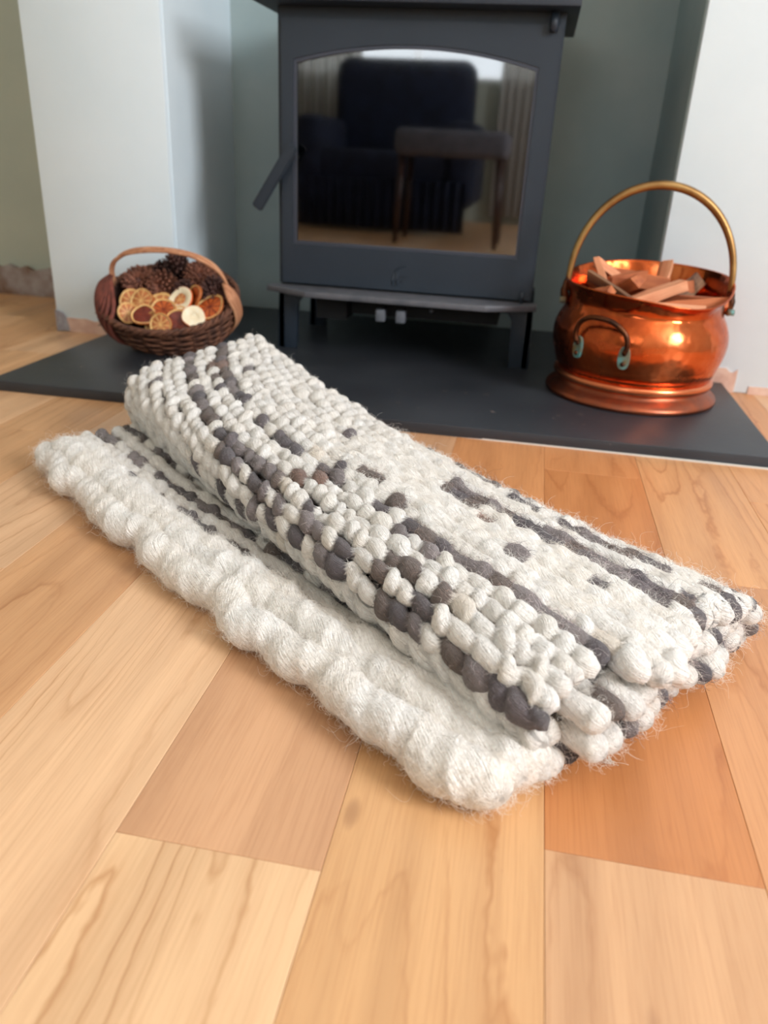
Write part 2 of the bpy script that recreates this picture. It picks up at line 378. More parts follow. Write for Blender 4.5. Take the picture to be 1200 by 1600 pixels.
# ragged strips of bare plaster at the foot of the walls
def ragged(name, x0, x1, y, ztop, m, n=40, th=.004, amp=.006, seed=1):
    r = random.Random(seed); pts = [(x0, 0.0)]; xs = [x0 + (x1 - x0) * i / n for i in range(n + 1)]
    z = ztop; tops = []
    for x in xs: z += r.uniform(-amp, amp); z = min(max(z, ztop * .7), ztop * 1.25); tops.append((x, z))
    pts = [(x0, 0)] + tops + [(x1, 0)]
    return struct(prism(name, pts, y - th, y, m, axis='y'))
ragged('trim_1', -1.118, XO0 - .002, YP, .036, M['bare'], 24, .003, .003, 3)
ragged('trim_2', .405, .47, YP, .042, M['bare'], 8, .003, .008, 5)
ragged('trim_3', .50, XR, YP, .014, M['bare'], 60, .003, .005, 6)
t4 = ragged('trim_4', XL, XPL, YT, .07, M['rubble'], 60, .02, .014, 8)
prism('corner_filler', [(-1.147, 0), (-1.147, .052), (-1.128, .046), (-1.118, .03), (-1.112, .004)], YP - .005, YP + .0, mottled('grey_filler', lin(170, 170, 178), lin(130, 120, 124), 40, .9), None, 'y')
struct(bpy.data.objects['corner_filler']).name = 'trim_5'

# ---------------------------------------------------------------- hearth
he = tag(prism('hearth_slab', [(-.985, 1.296), (.4425, 1.312), (.4425, YP - .002), (XO1 - .003, YP - .002), (XO1 - .003, YT - .001), (XO0 + .003, YT - .001), (XO0 + .003, YP - .002), (-.975, YP - .002)], 0, .02, M['slate'], bev=.0012),
         'dark slate hearth slab under the stove, set into the fireplace recess', 'hearth')
box('sealant_strip', -.30, .4425, 1.3065, 1.3105, 0, .0025, M['silicone'], he)['label'] = 'thin pale sealant line along the slab foot'

# ---------------------------------------------------------------- stove
st = empty('wood_stove', (-.275, 1.93, .02), 'dark grey steel wood-burning stove with arched glass door on the slate hearth', 'stove')
def P(o):
    o.location = Vector(o.location) - st.location if o.parent == st else o.location
    return o
X0, X1, YS = -.560, .010, 1.765
# body shell with a hollow firebox
bm = bmesh.new()
add_box(bm, X0, X0 + .02, YS + .012, 2.10, .165, .702); add_box(bm, X1 - .02, X1, YS + .012, 2.10, .165, .702)
add_box(bm, X0 + .02, X1 - .02, 2.08, 2.10, .165, .702); add_box(bm, X0 + .02, X1 - .02, YS + .012, 2.08, .165, .2)
add_box(bm, X0 + .02, X1 - .02, YS + .012, 2.08, .675, .702)
P(bmobj('body', bm, M['iron'], st))
bm = bmesh.new(); add_box(bm, X0 + .05, X1 - .05, 2.03, 2.078, .202, .672); add_box(bm, X0 + .022, X0 + .05, 1.80, 2.078, .202, .672); add_box(bm, X1 - .05, X1 - .022, 1.80, 2.078, .202, .672)
P(bmobj('firebrick_lining', bm, M['soot'], st))
# door with an arched opening
wx0, wx1, wz0_, wzs, wzt = -.513, -.042, .264, .597, .628
def arch(e=0, n=24):
    a, b = wx0 - e, wx1 + e; c = (a + b)/2; pts = [(a, wz0_ - e), (b, wz0_ - e)]
    for i in range(n + 1):
        t = i / n; x = b + (a - b) * t; u = (x - c)/((b - a)/2); pts.append((x, wzs + e + (wzt - wzs) * (1 - u * u)))
    return pts
def frame_ring(name, inner, outer, y0, y1, m, parent, chamfer=0):
    n = len(inner); V = []
    for pts, y in ((outer, y1), (outer, y0), (inner, y0), (inner, y1)):
        V += [(x, y, z) for x, z in pts]
    F = []
    for r in range(4):
        s = (r + 1) % 4
        for i in range(n):
            j = (i + 1) % n; F.append((r * n + i, r * n + j, s * n + j, s * n + i))
    me = meshobj(name, V, F, m, parent)
    bm = bmesh.new(); bm.from_mesh(me.data); bmesh.ops.recalc_face_normals(bm, faces=bm.faces[:]); bm.to_mesh(me.data); bm.free()
    return me
inner = arch(.012)
dx0, dx1, dz0, dz1 = -.550, .006, .168, .681
outer = [(dx0, dz0), (dx1, dz0)] + [(dx1 + (dx0 - dx1) * i / 24, dz1) for i in range(25)]
door = P(frame_ring('door', inner, outer, YS, YS + .012, M['iron'], st))
def C(o):          # sub-part of the door
    o.location = Vector(o.location); return o
frame_ring('window_bead', arch(.006), arch(.0125), YS + .003, YS + .014, mat('bead_steel', lin(66, 70, 82), .42, .3), door)
prism('glass_pane', arch(.010), YS + .010, YS + .0135, M['glass'], door, 'y')
# lever handle: flat bar hanging from a boss on the door
bm = bmesh.new()
p0, p1 = Vector((-.517, 0, .450)), Vector((-.600, 0, .322)); d = (p1 - p0); L = d.length; ang = math.atan2(d.x, -d.z)
add_box(bm, -.0125, .0125, -.004, .004, -L, 0); bmesh.ops.bevel(bm, geom=bm.edges[:], offset=.003, segments=2, affect='EDGES')
bmesh.ops.transform(bm, matrix=Matrix.Translation((p0.x, YS - .025, p0.z)) @ Matrix.Rotation(-ang, 4, 'Y'), verts=bm.verts[:])
hd = bmobj('handle', bm, M['iron'], door, angle=40)
tube('handle_boss', [(-.530, YS - .022, .428), (-.530, YS + .004, .428)], .008, M['iron_dark'], door, 16)
# embossed flame mark low on the door
fm = [([(-.297, YS - .0004, .178), (-.298, YS - .0008, .190), (-.296, YS - .0008, .202)], .0015),
      ([(-.288, YS - .0004, .178), (-.289, YS - .0008, .192), (-.287, YS - .0008, .206)], .0015),
      (sm([(-.294, YS - .0006, .208), (-.288, YS - .001, .215), (-.279, YS - .001, .219), (-.268, YS - .0006, .221)], 10), .0013),
      (sm([(-.282, YS - .0004, .196), (-.272, YS - .001, .199), (-.262, YS - .0004, .198)], 8), .0011),
      (sm([(-.282, YS - .0004, .186), (-.276, YS - .001, .190), (-.270, YS - .0004, .184)], 8), .0011)]
o = tubes('emblem', fm, M['iron'], door, 6); o['label'] = 'small embossed flame mark'
# top plate
P(box('top_plate', -.598, .034, 1.712, 2.125, .703, .730, M['iron'], st, bev=.003))
for x in (-.012,): 
    P(tube('hinge', [(x, YS - .008, .668), (x, YS - .008, .7)], .0085, M['iron'], st, 14))
    P(tube('hinge', [(x, YS - .008, .185), (x, YS - .008, .162)], .004, M['iron'], st, 14))
# ash shelf with cut corners
P(prism('ash_shelf', [(-.578, 1.775), (-.578, 1.735), (-.475, 1.684), (-.085, 1.684), (.022, 1.735), (.022, 1.775)], .151, .163, M['iron_light'], st, bev=.0012))
P(box('base_panel', X0 + .004, X1 - .004, YS + .015, 2.09, .135, .165, M['iron_dark'], st))
P(box('ash_pan', -.475, -.405, YS + .02, 2.0, .09, .135, M['iron_dark'], st))
P(box('ash_pan', -.40, -.06, YS + .05, 2.0, .10, .135, M['iron_dark'], st))
for x in (-.313, -.268):
    k = P(box('air_control', x - .0105, x + .0105, 1.715, 1.735, .106, .133, M['knob'], st, bev=.003)); k['label'] = 'ribbed metal air slider knob'
    P(box('control_rod', x - .003, x + .003, 1.735, 1.80, .12, .126, M['iron_dark'], st))
P(tube('screw', [(-.208, YS + .006, .128), (-.208, YS + .02, .128)], .004, M['knob'], st, 10))
def leg(x, s, y):
    pts = [(x, .150), (x + s * .062, .150), (x + s * .045, .125), (x + s * .040, .02), (x - s * .004, .02)]
    o = P(prism('leg', pts, y, y + .014, M['iron'], st, 'y', bev=.001))
    pts2 = [(y, .150), (y + .06, .150), (y + .040, .02), (y, .02)]
    bm = bmesh.new(); add_prism(bm, pts2, x, x + s * .012, 'x'); bmesh.ops.recalc_face_normals(bm, faces=bm.faces[:])
    side = bmobj('leg_flange', bm, M['iron'], o)
    side.location = (0, 0, 0)
leg(-.556, 1, 1.757); leg(.016, -1, 1.757); leg(-.556, 1, 2.03); leg(.016, -1, 2.03)

# ---------------------------------------------------------------- copper bucket
BC = Vector((.228, 1.648, .02))
bk = empty('copper_bucket', BC, 'polished copper coal bucket full of split kindling, standing on the slate hearth', 'bucket')
_d = np.arange(0, 361, 5.0)
_k = np.array([[-185, .004], [-140, -.002], [-110, -.006], [-85, -.014], [-60, -.025], [-35, -.014], [0, .019], [45, .025], [90, .028], [135, .020], [175, .004]])
_t = np.interp((_d + 185) % 360 - 185, _k[:, 0], _k[:, 1]); RIM_D = _d
RIM_L = np.array([np.mean(np.take(_t[:-1], range(i - 3, i + 4), mode='wrap')) for i in range(len(_d))])
def rimz(th, r, z):
    # front-right dips, back rises, two side lugs lift
    if z < .165: return r, z
    f = (z - .165) / .055
    lift = float(np.interp(math.degrees(th) % 360, RIM_D, RIM_L))
    fl_ = f * f * .006 * (1 - math.sin(th)) 
    return r + fl_ * .5, z + f * lift
body_p = [(.147, .034), (.150, .05), (.158, .07), (.165, .09), (.1685, .112), (.167, .132), (.161, .150), (.153, .165), (.148, .176), (.147, .186), (.149, .198), (.153, .209), (.155, .213), (.156, .217), (.1535, .2185), (.151, .214), (.146, .198), (.144, .186), (.145, .176), (.150, .163), (.158, .148), (.1635, .130), (.165, .112), (.16, .08), (.14, .05), (.0, .048)]
lathe('bowl', sm(body_p, 60), M['copper'], bk, 96, rimz)
lathe('foot_ring', sm([(.148, .030), (.154, .031), (.157, .037), (.1565, .044), (.152, .048), (.146, .049)], 14), mat('bright_copper', lin(232, 134, 90), .25, 1), bk, 96)
lathe('base', sm([(.0, .004), (.14, .004), (.163, .0), (.168, .002), (.169, .007), (.166, .012), (.160, .017), (.151, .024), (.147, .034), (.145, .05)], 30), M['copper_dull'], bk, 96)
hp = []
for i in range(49):
    t = PI * i / 48; hp.append((-.1525 * math.cos(t), .012 * math.sin(t) - .01, .212 + .183 * math.sin(t) ** .92))
hp = [(-.150, -.012, .196)] + hp + [(.150, -.012, .190)]
tube('hoop_handle', hp, [.004, .005] + [.0060 + .0022 * math.sin(PI * i / 48) for i in range(49)][1:-1] + [.005, .004], M['brass'], bk, 12)
for s in (-1, 1):
    lug = tube('lug', sm([(s * .151, -.012, .172), (s * .157, -.012, .19), (s * .156, -.012, .21), (s * .151, -.012, .218)], 12), [.008] * 6 + [.006] * 6, M['bronze'], bk, 10)
    tube('rivet', [(s * .153, -.022, .178), (s * .165, -.022, .178)], .006, M['verdigris'], lug, 10)
# drop handle on the front left of the bowl
def on_bowl(ang, z, out=.0):
    pr = np.array(body_p[:14]); r = np.interp(z, pr[:, 1], pr[:, 0]) + out; return (r * math.cos(ang), r * math.sin(ang), z)
a0, a1 = math.radians(-136), math.radians(-104)
hpts = [on_bowl(a0, .118, .008), on_bowl(a0 - .02, .135, .012), on_bowl(a0 + .02, .155, .02), on_bowl(a0 + .14, .168, .030), on_bowl((a0 + a1)/2, .171, .034), on_bowl(a1 - .14, .166, .030), on_bowl(a1 - .02, .150, .02), on_bowl(a1 + .02, .130, .012), on_bowl(a1, .113, .008)]
tube('side_handle', sm(hpts, 40), .0048, M['bronze'], bk, 10)
for a, z in ((a0, .108), (a1, .104)):
    c = Vector(on_bowl(a, z, .0015)); n_ = Vector((math.cos(a), math.sin(a), 0)); q = n_.to_track_quat('Z', 'Y').to_matrix().to_4x4()
    bm = bmesh.new(); pts = [(.011 * math.cos(t) , .021 * math.sin(t) * (1 if abs(math.sin(t)) < .99 else 1)) for t in [2 * PI * i / 20 for i in range(20)]]
    pts = [(math.copysign(abs(x / .011) ** .6 * .011, x), y) for x, y in pts]
    up_ = Vector((0, 0, 1)); rgt = up_.cross(n_)
    add_prism(bm, pts, -.002, .0035); bmesh.ops.transform(bm, matrix=Matrix.Translation(c) @ Matrix((rgt, up_, n_)).transposed().to_4x4(), verts=bm.verts[:])
    bmesh.ops.recalc_face_normals(bm, faces=bm.faces[:]); bmesh.ops.bevel(bm, geom=bm.edges[:], offset=.0008, segments=1, affect='EDGES')
    pl = bmobj('handle_plate', bm, M['verdigris'], bk, angle=40); pl['label'] = 'handle plate with blue-green verdigris'
    for dz in (-.011, .008):
        cc = c + n_ * .003 + up_ * dz; bm = bmesh.new(); bmesh.ops.create_uvsphere(bm, u_segments=12, v_segments=8, radius=.0045); bmesh.ops.transform(bm, matrix=Matrix.Translation(cc), verts=bm.verts[:])
        bmobj('rivet', bm, M['bronze'], pl, smooth=True)

# kindling : every stick a thing
def stick(center, direc, L, w, h, m, label, roll=0, seed=0):
    r = random.Random(seed); bm = bmesh.new(); n = 6
    rings = []
    sides = r.choice([4, 4, 5])
    base = [(w/2 * math.cos(2 * PI * (k + .5)/sides) * r.uniform(.8, 1.3) * 1.2, h/2 * math.sin(2 * PI * (k + .5)/sides) * r.uniform(.8, 1.3) * 1.2) for k in range(sides)]
    for i in range(n):
        f = i/(n - 1) - .5; tp = 1 - .12 * abs(f) + r.uniform(-.04, .04)
        rings.append([bm.verts.new((x * tp + r.uniform(-.0008, .0008), y * tp + r.uniform(-.0008, .0008), f * L + (r.uniform(-.004, .004) if i in (0, n - 1) else 0))) for x, y in base])
    for i in range(n - 1):
        for k in range(sides): bm.faces.new((rings[i][k], rings[i][(k + 1) % sides], rings[i + 1][(k + 1) % sides], rings[i + 1][k]))
    bm.faces.new(rings[0][::-1]); bm.faces.new(rings[-1])
    bmesh.ops.bevel(bm, geom=bm.edges[:], offset=.0006, segments=1, affect='EDGES')
    o = bmobj('kindling_stick', bm, m)
    q = Vector(direc).normalized().to_track_quat('Z', 'Y'); o.rotation_mode = 'QUATERNION'; o.rotation_quaternion = q @ Matrix.Rotation(roll, 3, 'Z').to_quaternion(); o.location = BC + Vector(center)
    return tag(o, label, 'kindling', 'split kindling in the copper bucket')
K, KD, KB = M['kindling'], M['kindling_dark'], M['kindling_bark']
sticks = [
 ((.012, -.035, .203), (.85, .42, .30), .125, .030, .024, K, 'pale pink split stick with square end, lying across the middle of the copper bucket'),
 ((.085, -.055, .192), (1, .22, .12), .125, .024, .016, KD, 'long reddish stick resting along the right front rim of the copper bucket'),
 ((.030, -.080, .188), (1, .05, .0), .14, .018, .014, K, 'thin pale splinter just behind the front rim of the copper bucket'),
 ((-.068, -.040, .202), (-.75, .55, .35), .12, .034, .020, KB, 'rough brown bark-faced stick at the left of the copper bucket'),
 ((-.085, -.005, .222), (-.45, .3, .9), .085, .014, .012, K, 'thin upright pale splinter at the left of the copper bucket'),
 ((-.065, .030, .226), (-.8, -.2, .5), .09, .030, .018, K, 'light tan split piece tilted up at the back left of the copper bucket'),
 ((-.015, .048, .215), (1, .1, -.12), .13, .036, .026, KD, 'wide dark orange chunk lying flat at the back of the copper bucket'),
 ((.035, .060, .218), (.15, .3, 1), .075, .030, .016, K, 'flat pink offcut standing upright near the back rim of the copper bucket'),
 ((.085, .040, .208), (.5, .8, .3), .10, .032, .014, KB, 'curved brownish chip leaning on the back right wall of the copper bucket'),
 ((-.035, -.018, .216), (.3, -.8, .35), .07, .026, .024, KD, 'short orange block poking up in the middle of the copper bucket'),
 ((-.100, -.060, .196), (.5, -.4, .25), .07, .026, .018, KD, 'small reddish block by the left front rim of the copper bucket'),
 ((.068, -.015, .192), (.9, -.3, .05), .12, .026, .020, KD, 'brown stick under the pale one at the right of the copper bucket'),
 ((-.040, .010, .222), (.9, .5, .15), .08, .024, .020, KD, 'short reddish offcut topping the heap just left of the centre of the copper bucket'),
 ((.055, .012, .205), (.8, .7, .1), .09, .028, .020, KD, 'orange split chunk behind the square ended pink stick in the copper bucket'),
 ((-.02, -.02, .166), (.9, .5, 0), .20, .032, .024, KB, 'dark stick low in the middle of the copper bucket'),
 ((.0, .04, .134), (.9, -.5, 0), .20, .034, .024, KB, 'dark stick low at the back of the copper bucket'),
 ((.02, -.07, .170), (1, .0, 0), .19, .032, .024, KD, 'brown stick low behind the front rim of the copper bucket'),
 ((.0, .09, .19), (1, .1, 0), .14, .03, .022, KD, 'brown stick low against the back wall of the copper bucket'),
]
for i, s_ in enumerate(sticks): stick(*s_, roll=i * 1.3, seed=i + 3)
# ---------------------------------------------------------------- wicker basket, tilted towards the room
TILT = math.radians(27)
BK = Vector((-.775, 1.650, .130))
ba = empty('wicker_basket', BK, 'brown wicker basket with arched handle holding orange slices and pine cones, on the hearth', 'basket')
ba.rotation_euler = (TILT, 0, 0)      # local z = axis of the basket
RA, RB, DEP = .152, .122, .105
def bowl_pt(th, f, out=0):            # f: 0 rim .. 1 bottom
    s = math.cos(f * PI/2) ** .62 if f < 1 else 0
    return np.array([(RA * s + out) * math.cos(th), (RB * s + out) * math.sin(th), -(DEP + out) * math.sin(f * PI/2)])
# ribs
ribs = []
for k in range(60):
    th = 2 * PI * k/26; ribs.append((np.array([bowl_pt(th, f) for f in np.linspace(0, .97, 14)]), .0028))
tubes('ribs', ribs, M['willow'], ba, 6)
# woven strands, over and under the ribs
rows = []
for j in range(17):
    f = .03 + .93 * j/17; pts = []
    for i in range(105):
        th = 2 * PI * i/104; wv = math.sin(13 * th + PI * j) * .0024; pts.append(bowl_pt(th, f, wv))
    rows.append((np.array(pts), .0034))
o = tubes('weaving', rows, M['willow'], ba, 6); o['kind'] = 'stuff'
lin_v = [bowl_pt(2 * PI * i/48, f, -.006) for f in np.linspace(0.02, .98, 12) for i in range(48)]
lin_f = [(r * 48 + i, r * 48 + (i + 1) % 48, (r + 1) * 48 + (i + 1) % 48, (r + 1) * 48 + i) for r in range(11) for i in range(48)]
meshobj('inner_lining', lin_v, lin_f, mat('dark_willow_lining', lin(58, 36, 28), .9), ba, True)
rim = []
for q in range(3):
    pts = []
    for i in range(161):
        th = 2 * PI * i/160; a = th * 18 + q * 2 * PI/3; pts.append(np.array([(RA + .0045 * math.cos(a)) * math.cos(th), (RB + .0045 * math.cos(a)) * math.sin(th), .003 + .0045 * math.sin(a)]))
    rim.append((np.array(pts), .0042))
tubes('rim', rim, M['willow'], ba, 6)
# hoop handle of three canes
for q in range(3):
    pts = []
    for i in range(41):
        t = PI * i/40; off = (q - 1) * .0045
        pts.append((.004 - .134 * math.cos(t) * (1 + .012 * math.sin(5 * t + q)), .018 + off + .003 * math.sin(3 * t + q), .016 + .096 * math.sin(t) ** .75 + .0018 * math.sin(4 * t + 2 * q)))
    tube('handle_cane', pts, .0032, M['willow_tan'], ba, 8)
# lashings where the hoop meets the rim: dark red at the left, pale at the right
for q in range(11):
    v = -.100 + q * .0092; e = RA * math.sqrt(1 - (v / RB) ** 2)
    pts = sm([(-e * .72, v * .7, -.082), (-e - .004, v, -.045), (-e - .011, v, -.005), (-e - .004, v * .8 + .006, .024), (-.128, .018 + v * .12, .040)], 18)
    tube('left_lashing', pts, .0048, M['willow_red'], ba, 8)
for q in range(5):
    v = -.022 + q * .0072; e = RA * math.sqrt(1 - (v / RB) ** 2)
    pts = sm([(e * .84, v * .8, -.072), (e + .005, v, -.035), (e + .009, v, .0), (e + .002, v, .026), (.130, .018 + v * .1, .040)], 16)
    tube('right_lashing', pts, .0036, M['willow_tan'], ba, 8)
spr = []
for i in range(16):
    th = random.uniform(2.6, 4.0); p = bowl_pt(th, random.uniform(.05, .5), .004); d_ = unit(p) + rng.normal(0, .5, 3); spr.append((np.array([p, p + d_ * random.uniform(.006, .018)]), .0011))
tubes('loose_twig_ends', spr, M['willow'], ba, 5)['kind'] = 'stuff'

BM = Matrix.Translation(BK) @ Matrix.Rotation(TILT, 4, 'X')
def orange(u, v, r, tx, ty, kind, label, lift=0):
    """dried slice; u right, v up the tilted opening, tx/ty lean"""
    t = empty('orange_slice', (0, 0, 0), label, 'dried orange', 'dried orange slices in the basket')
    t.matrix_world = BM @ Matrix.Translation((u, v, -.004 + lift)) @ Matrix.Rotation(tx + .42, 4, 'X') @ Matrix.Rotation(ty, 4, 'Y')
    fl_m, rd, pt = {'o': ('flesh', 'rind_dull', 'pith'), 'p': ('flesh_pale', 'rind_dull', 'pith'), 'd': ('flesh_dark', 'rind_dull', 'pith'), 'w': ('pith_white', 'rind', 'pith_white'), 'h': ('flesh_pale', 'rind', 'pith_white')}[kind]
    h = .0032; rv = random.Random(int(abs(u * 1e4 + v * 1e3)))
    ph = [rv.uniform(0, 6.28) for _ in range(3)]
    wv = lambda a, rr: rr * (1 + .03 * math.sin(2 * a + ph[0]) + .015 * math.sin(5 * a + ph[1])); wz = lambda a, rr: .10 * rr * math.sin(2 * a + ph[2])
    n = 36
    def ring(name, prof, m):
        V, F = [], []
        for k in range(n):
            a = 2 * PI * k/n
            for rr, z in prof: V.append((wv(a, rr) * math.cos(a), wv(a, rr) * math.sin(a), z + wz(a, rr)))
        c = len(prof)
        for k in range(n):
            l = (k + 1) % n
            for i in range(c - 1): F.append((k * c + i, l * c + i, l * c + i + 1, k * c + i + 1))
        return meshobj(name, V, F, m, t, True)
    ring('rind', [(r * .93, -h), (r, -h * .8), (r * 1.015, 0), (r, h * .9), (r * .965, h * 1.0)], M[rd])
    wp = {'w': .30, 'h': .48}.get(kind, .85)
    ring('pith', [(r * .965, h), (r * (wp + .02), h * .8), (r * wp, h * .55)], M[pt])
    # flesh as separate segments with pale membranes between
    ns = 9 if kind not in 'wh' else 6
    V, F = [], []
    R_ = r * wp
    for s_ in range(ns):
        a_0 = 2 * PI * s_/ns + .06; a_1 = 2 * PI * (s_ + 1)/ns - .06; b0 = len(V); am = (a_0 + a_1)/2
        V.append((.10 * R_ * math.cos(am), .10 * R_ * math.sin(am), h * .3))
        for k in range(5):
            a = a_0 + (a_1 - a_0) * k/4; V.append((wv(a, R_) * .97 * math.cos(a), wv(a, R_) * .97 * math.sin(a), h * .35 + wz(a, R_)))
        V.append((.55 * R_ * math.cos(am), .55 * R_ * math.sin(am), h * .95)); ci = b0 + 6
        for k in range(4): F.append((ci, b0 + 1 + k, b0 + 2 + k))
        F += [(ci, b0, b0 + 1), (ci, b0 + 5, b0)]
    meshobj('flesh', V, F, M[fl_m], t, True)
    V = [(0, 0, h * .25)] + [(wv(2 * PI * k/n, R_) * 1.01 * math.cos(2 * PI * k/n), wv(2 * PI * k/n, R_) * 1.01 * math.sin(2 * PI * k/n), h * .3 + wz(2 * PI * k/n, R_)) for k in range(n)] + [(0, 0, -h)] + [(wv(2 * PI * k/n, r * .95) * math.cos(2 * PI * k/n), wv(2 * PI * k/n, r * .95) * math.sin(2 * PI * k/n), -h + wz(2 * PI * k/n, r)) for k in range(n)]
    F = [(0, 1 + k, 1 + (k + 1) % n) for k in range(n)] + [(n + 1, n + 2 + (k + 1) % n, n + 2 + k) for k in range(n)]
    meshobj('membrane', V, F, M['flesh_dark' if kind in 'od' else ('pith' if kind != 'w' else 'pith_white')], t, True)
SLICES = [
 (-.084, -.012, .028, .20, .1, 'p', 'pale orange slice at the far left, tucked against the red lashing of the basket', -.002),
 (-.058, -.016, .0275, .05, -.15, 'p', 'pale orange slice second from the left, overlapping its neighbour', .006),
 (-.014, -.024, .0345, .0, .1, 'p', 'largest honey-coloured slice, in the middle of the basket behind a smaller one', -.001),
 (.006, -.044, .028, -.15, .0, 'o', 'bright rimmed orange slice lying on the largest honey-coloured slice', .009),
 (-.030, -.070, .026, -.15, .15, 'd', 'dark red centred slice with thick cream rim at the left front of the basket', .010),
 (.035, -.014, .029, .0, -.15, 'h', 'white pithed end slice with bright orange peel and small amber centre', .016),
 (.066, -.002, .025, .4, -.75, 'o', 'narrow brown slice standing on edge behind the round brown one', .018),
 (.106, -.026, .033, -.2, -.15, 'o', 'round brown orange slice at the right of the basket', .012),
 (.082, -.064, .025, .0, .35, 'w', 'almost all white end piece with bright orange peel at the front of the basket', .012),
 (.052, -.076, .029, .30, .1, 'd', 'dark red slice leaning flat at the middle front of the basket', .004),
 (.014, -.088, .025, .45, .0, 'p', 'pale slice seen nearly edge on at the front rim of the basket', .003),
 (-.008, -.078, .022, .4, -.3, 'p', 'small cream slice wedged at the front rim left of the middle', .0),
 (.042, -.050, .024, .1, .1, 'o', 'brown slice mostly hidden under the white end piece', -.002),
 (-.075, -.052, .024, .1, .4, 'p', 'small slice half hidden by the red lashing at the left front', -.002),
]
for s_ in SLICES: orange(*s_)

def cone_mesh(scales=90, rad=.024, hgt=.05, open_=.9, seed=0):
    r = random.Random(seed); V, F = [], []
    ga = PI * (3 - 5 ** .5)
    for i in range(scales):
        f = (i + .5)/scales; z = -hgt/2 + hgt * f; rr = rad * math.sin(PI * (f * .80 + .12)) ** .8; a = ga * i
        tilt = open_ * (.15 + 1.0 * f) + r.uniform(-.1, .1)
        rad_d = np.array([math.cos(a), math.sin(a), 0]); tan = np.array([-math.sin(a), math.cos(a), 0])
        dr = unit(rad_d * math.cos(tilt) + np.array([0, 0, 1]) * math.sin(tilt)); nn = np.cross(dr, tan)
        p0 = rad_d * rr * .25 + np.array([0, 0, z - .004]); L = rr * .85 + .004; w = .0065 * (.6 + rr/rad * .6)
        b = len(V)
        for (l, ww, tt) in ((0, .3, 0), (L * .6, .8, .0006), (L, 1.0, .0012), (L * 1.12, .55, .0022)):
            for s_ in (-1, 1): V.append(p0 + dr * l + tan * w * ww * s_ * .5 - nn * tt)
        for (l, ww, tt) in ((L * 1.12, .55, -.0020), (L * .6, .8, -.002)):
            for s_ in (-1, 1): V.append(p0 + dr * l + tan * w * ww * s_ * .5 - nn * tt)
        F += [(b, b + 1, b + 3, b + 2), (b + 2, b + 3, b + 5, b + 4), (b + 4, b + 5, b + 7, b + 6), (b + 6, b + 7, b + 9, b + 8), (b + 8, b + 9, b + 11, b + 10), (b + 10, b + 11, b + 1, b)]
    return V, F
cones = [
 ((-.088, .050, -.004), (.2, -.5, 1), .033, .046, .6, 'cone', 'brown pine cone at the back left of the basket'),
 ((-.028, .040, .004), (.1, -.9, .6), .029, .050, .8, 'cone', 'round brown pine cone behind the honey-coloured orange slice'),
 ((-.004, .082, .026), (.0, .1, 1), .027, .044, 1.3, 'cone_dark', 'spiky open pine cone standing highest under the basket handle'),
 ((.054, .066, .012), (.3, -.6, .8), .031, .052, .8, 'cone', 'large reddish brown pine cone right of the spiky one'),
 ((.032, .026, .0), (.3, -.8, .3), .024, .045, .7, 'cone_dark', 'small dark pine cone in the middle of the basket'),
 ((.098, .028, .006), (.8, -.5, .4), .029, .052, .6, 'cone_dark', 'dark closed pine cone by the right lashing of the basket'),
 ((.126, -.006, -.012), (.3, -.9, .4), .020, .042, .7, 'cone', 'pine cone at the right rim beside the round brown slice'),
 ((-.040, .090, .000), (-.6, .0, .6), .026, .05, .8, 'cone_dark', 'dark pine cone against the back rim of the basket'),
]
for i, (p, dv, r_, h_, op, mk, lb) in enumerate(cones):
    t = empty('pine_cone', (0, 0, 0), lb, 'pine cone', 'pine cones in the basket')
    t.matrix_world = BM @ Matrix.Translation(p) @ Vector(dv).to_track_quat('Z', 'Y').to_matrix().to_4x4()
    V, F = cone_mesh(90, r_, h_, op, i); o = meshobj('scales', V, F, M[mk], t); o['kind'] = 'stuff'
    lathe('core', [(.0, -h_ * .5), (r_ * .3, -h_ * .42), (r_ * .42, 0), (r_ * .2, h_ * .4), (0, h_ * .5)], M['cone_dark'], t, 12)

# ---------------------------------------------------------------- knotted wool rug, folded on the floor
O2 = np.array([.02, .444]); U2 = np.array([-.7915, .6111]); U2 /= np.linalg.norm(U2); W2 = np.array([U2[1], -U2[0]])
Rc = [(.20, .045), (.11, .036), (.066, .033), (.044, .042), (.035, .062), (.050, .086), (.088, .100), (.15, .094), (.25, .086), (.345, .070), (.392, .048), (.398, .020)]
Mc = [(.25, .045), (.15, .038), (.103, .033), (.083, .048), (.076, .074), (.092, .100), (.135, .114), (.20, .117), (.28, .108), (.345, .094), (.382, .062), (.378, .028)]
Lc = [(.28, .050), (.20, .032), (.157, .030), (.140, .055), (.137, .095), (.156, .122), (.205, .134), (.27, .144), (.33, .152), (.385, .156), (.418, .12), (.41, .06)]
Rc, Mc, Lc = map(np.array, (Rc, Mc, Lc))
NA, NT = 90, 260
A_ = np.linspace(-.06, .95, NA)
CW = np.zeros((NA, NT)); CZ = np.zeros((NA, NT)); CT = np.zeros((NA, NT))
for i, a in enumerate(A_):
    t = a / .9; l0 = (t - .5) * (t - 1) / .5; l1 = t * (t - 1) / -.25; l2 = t * (t - .5) / .5
    c = Rc * l0 + Mc * l1 + Lc * l2
    q = sm(c, NT); d = np.gradient(q, axis=0); nrm = np.stack([-d[:, 1], d[:, 0]], 1); nrm /= np.linalg.norm(nrm, axis=1)[:, None]
    q = q - nrm * .010
    seg = np.r_[0, np.cumsum(np.linalg.norm(np.diff(q, axis=0), axis=1))]
    ic = int(round(2 / 11 * (NT - 1)))
    CW[i], CZ[i], CT[i] = q[:, 0], q[:, 1], seg - seg[ic]
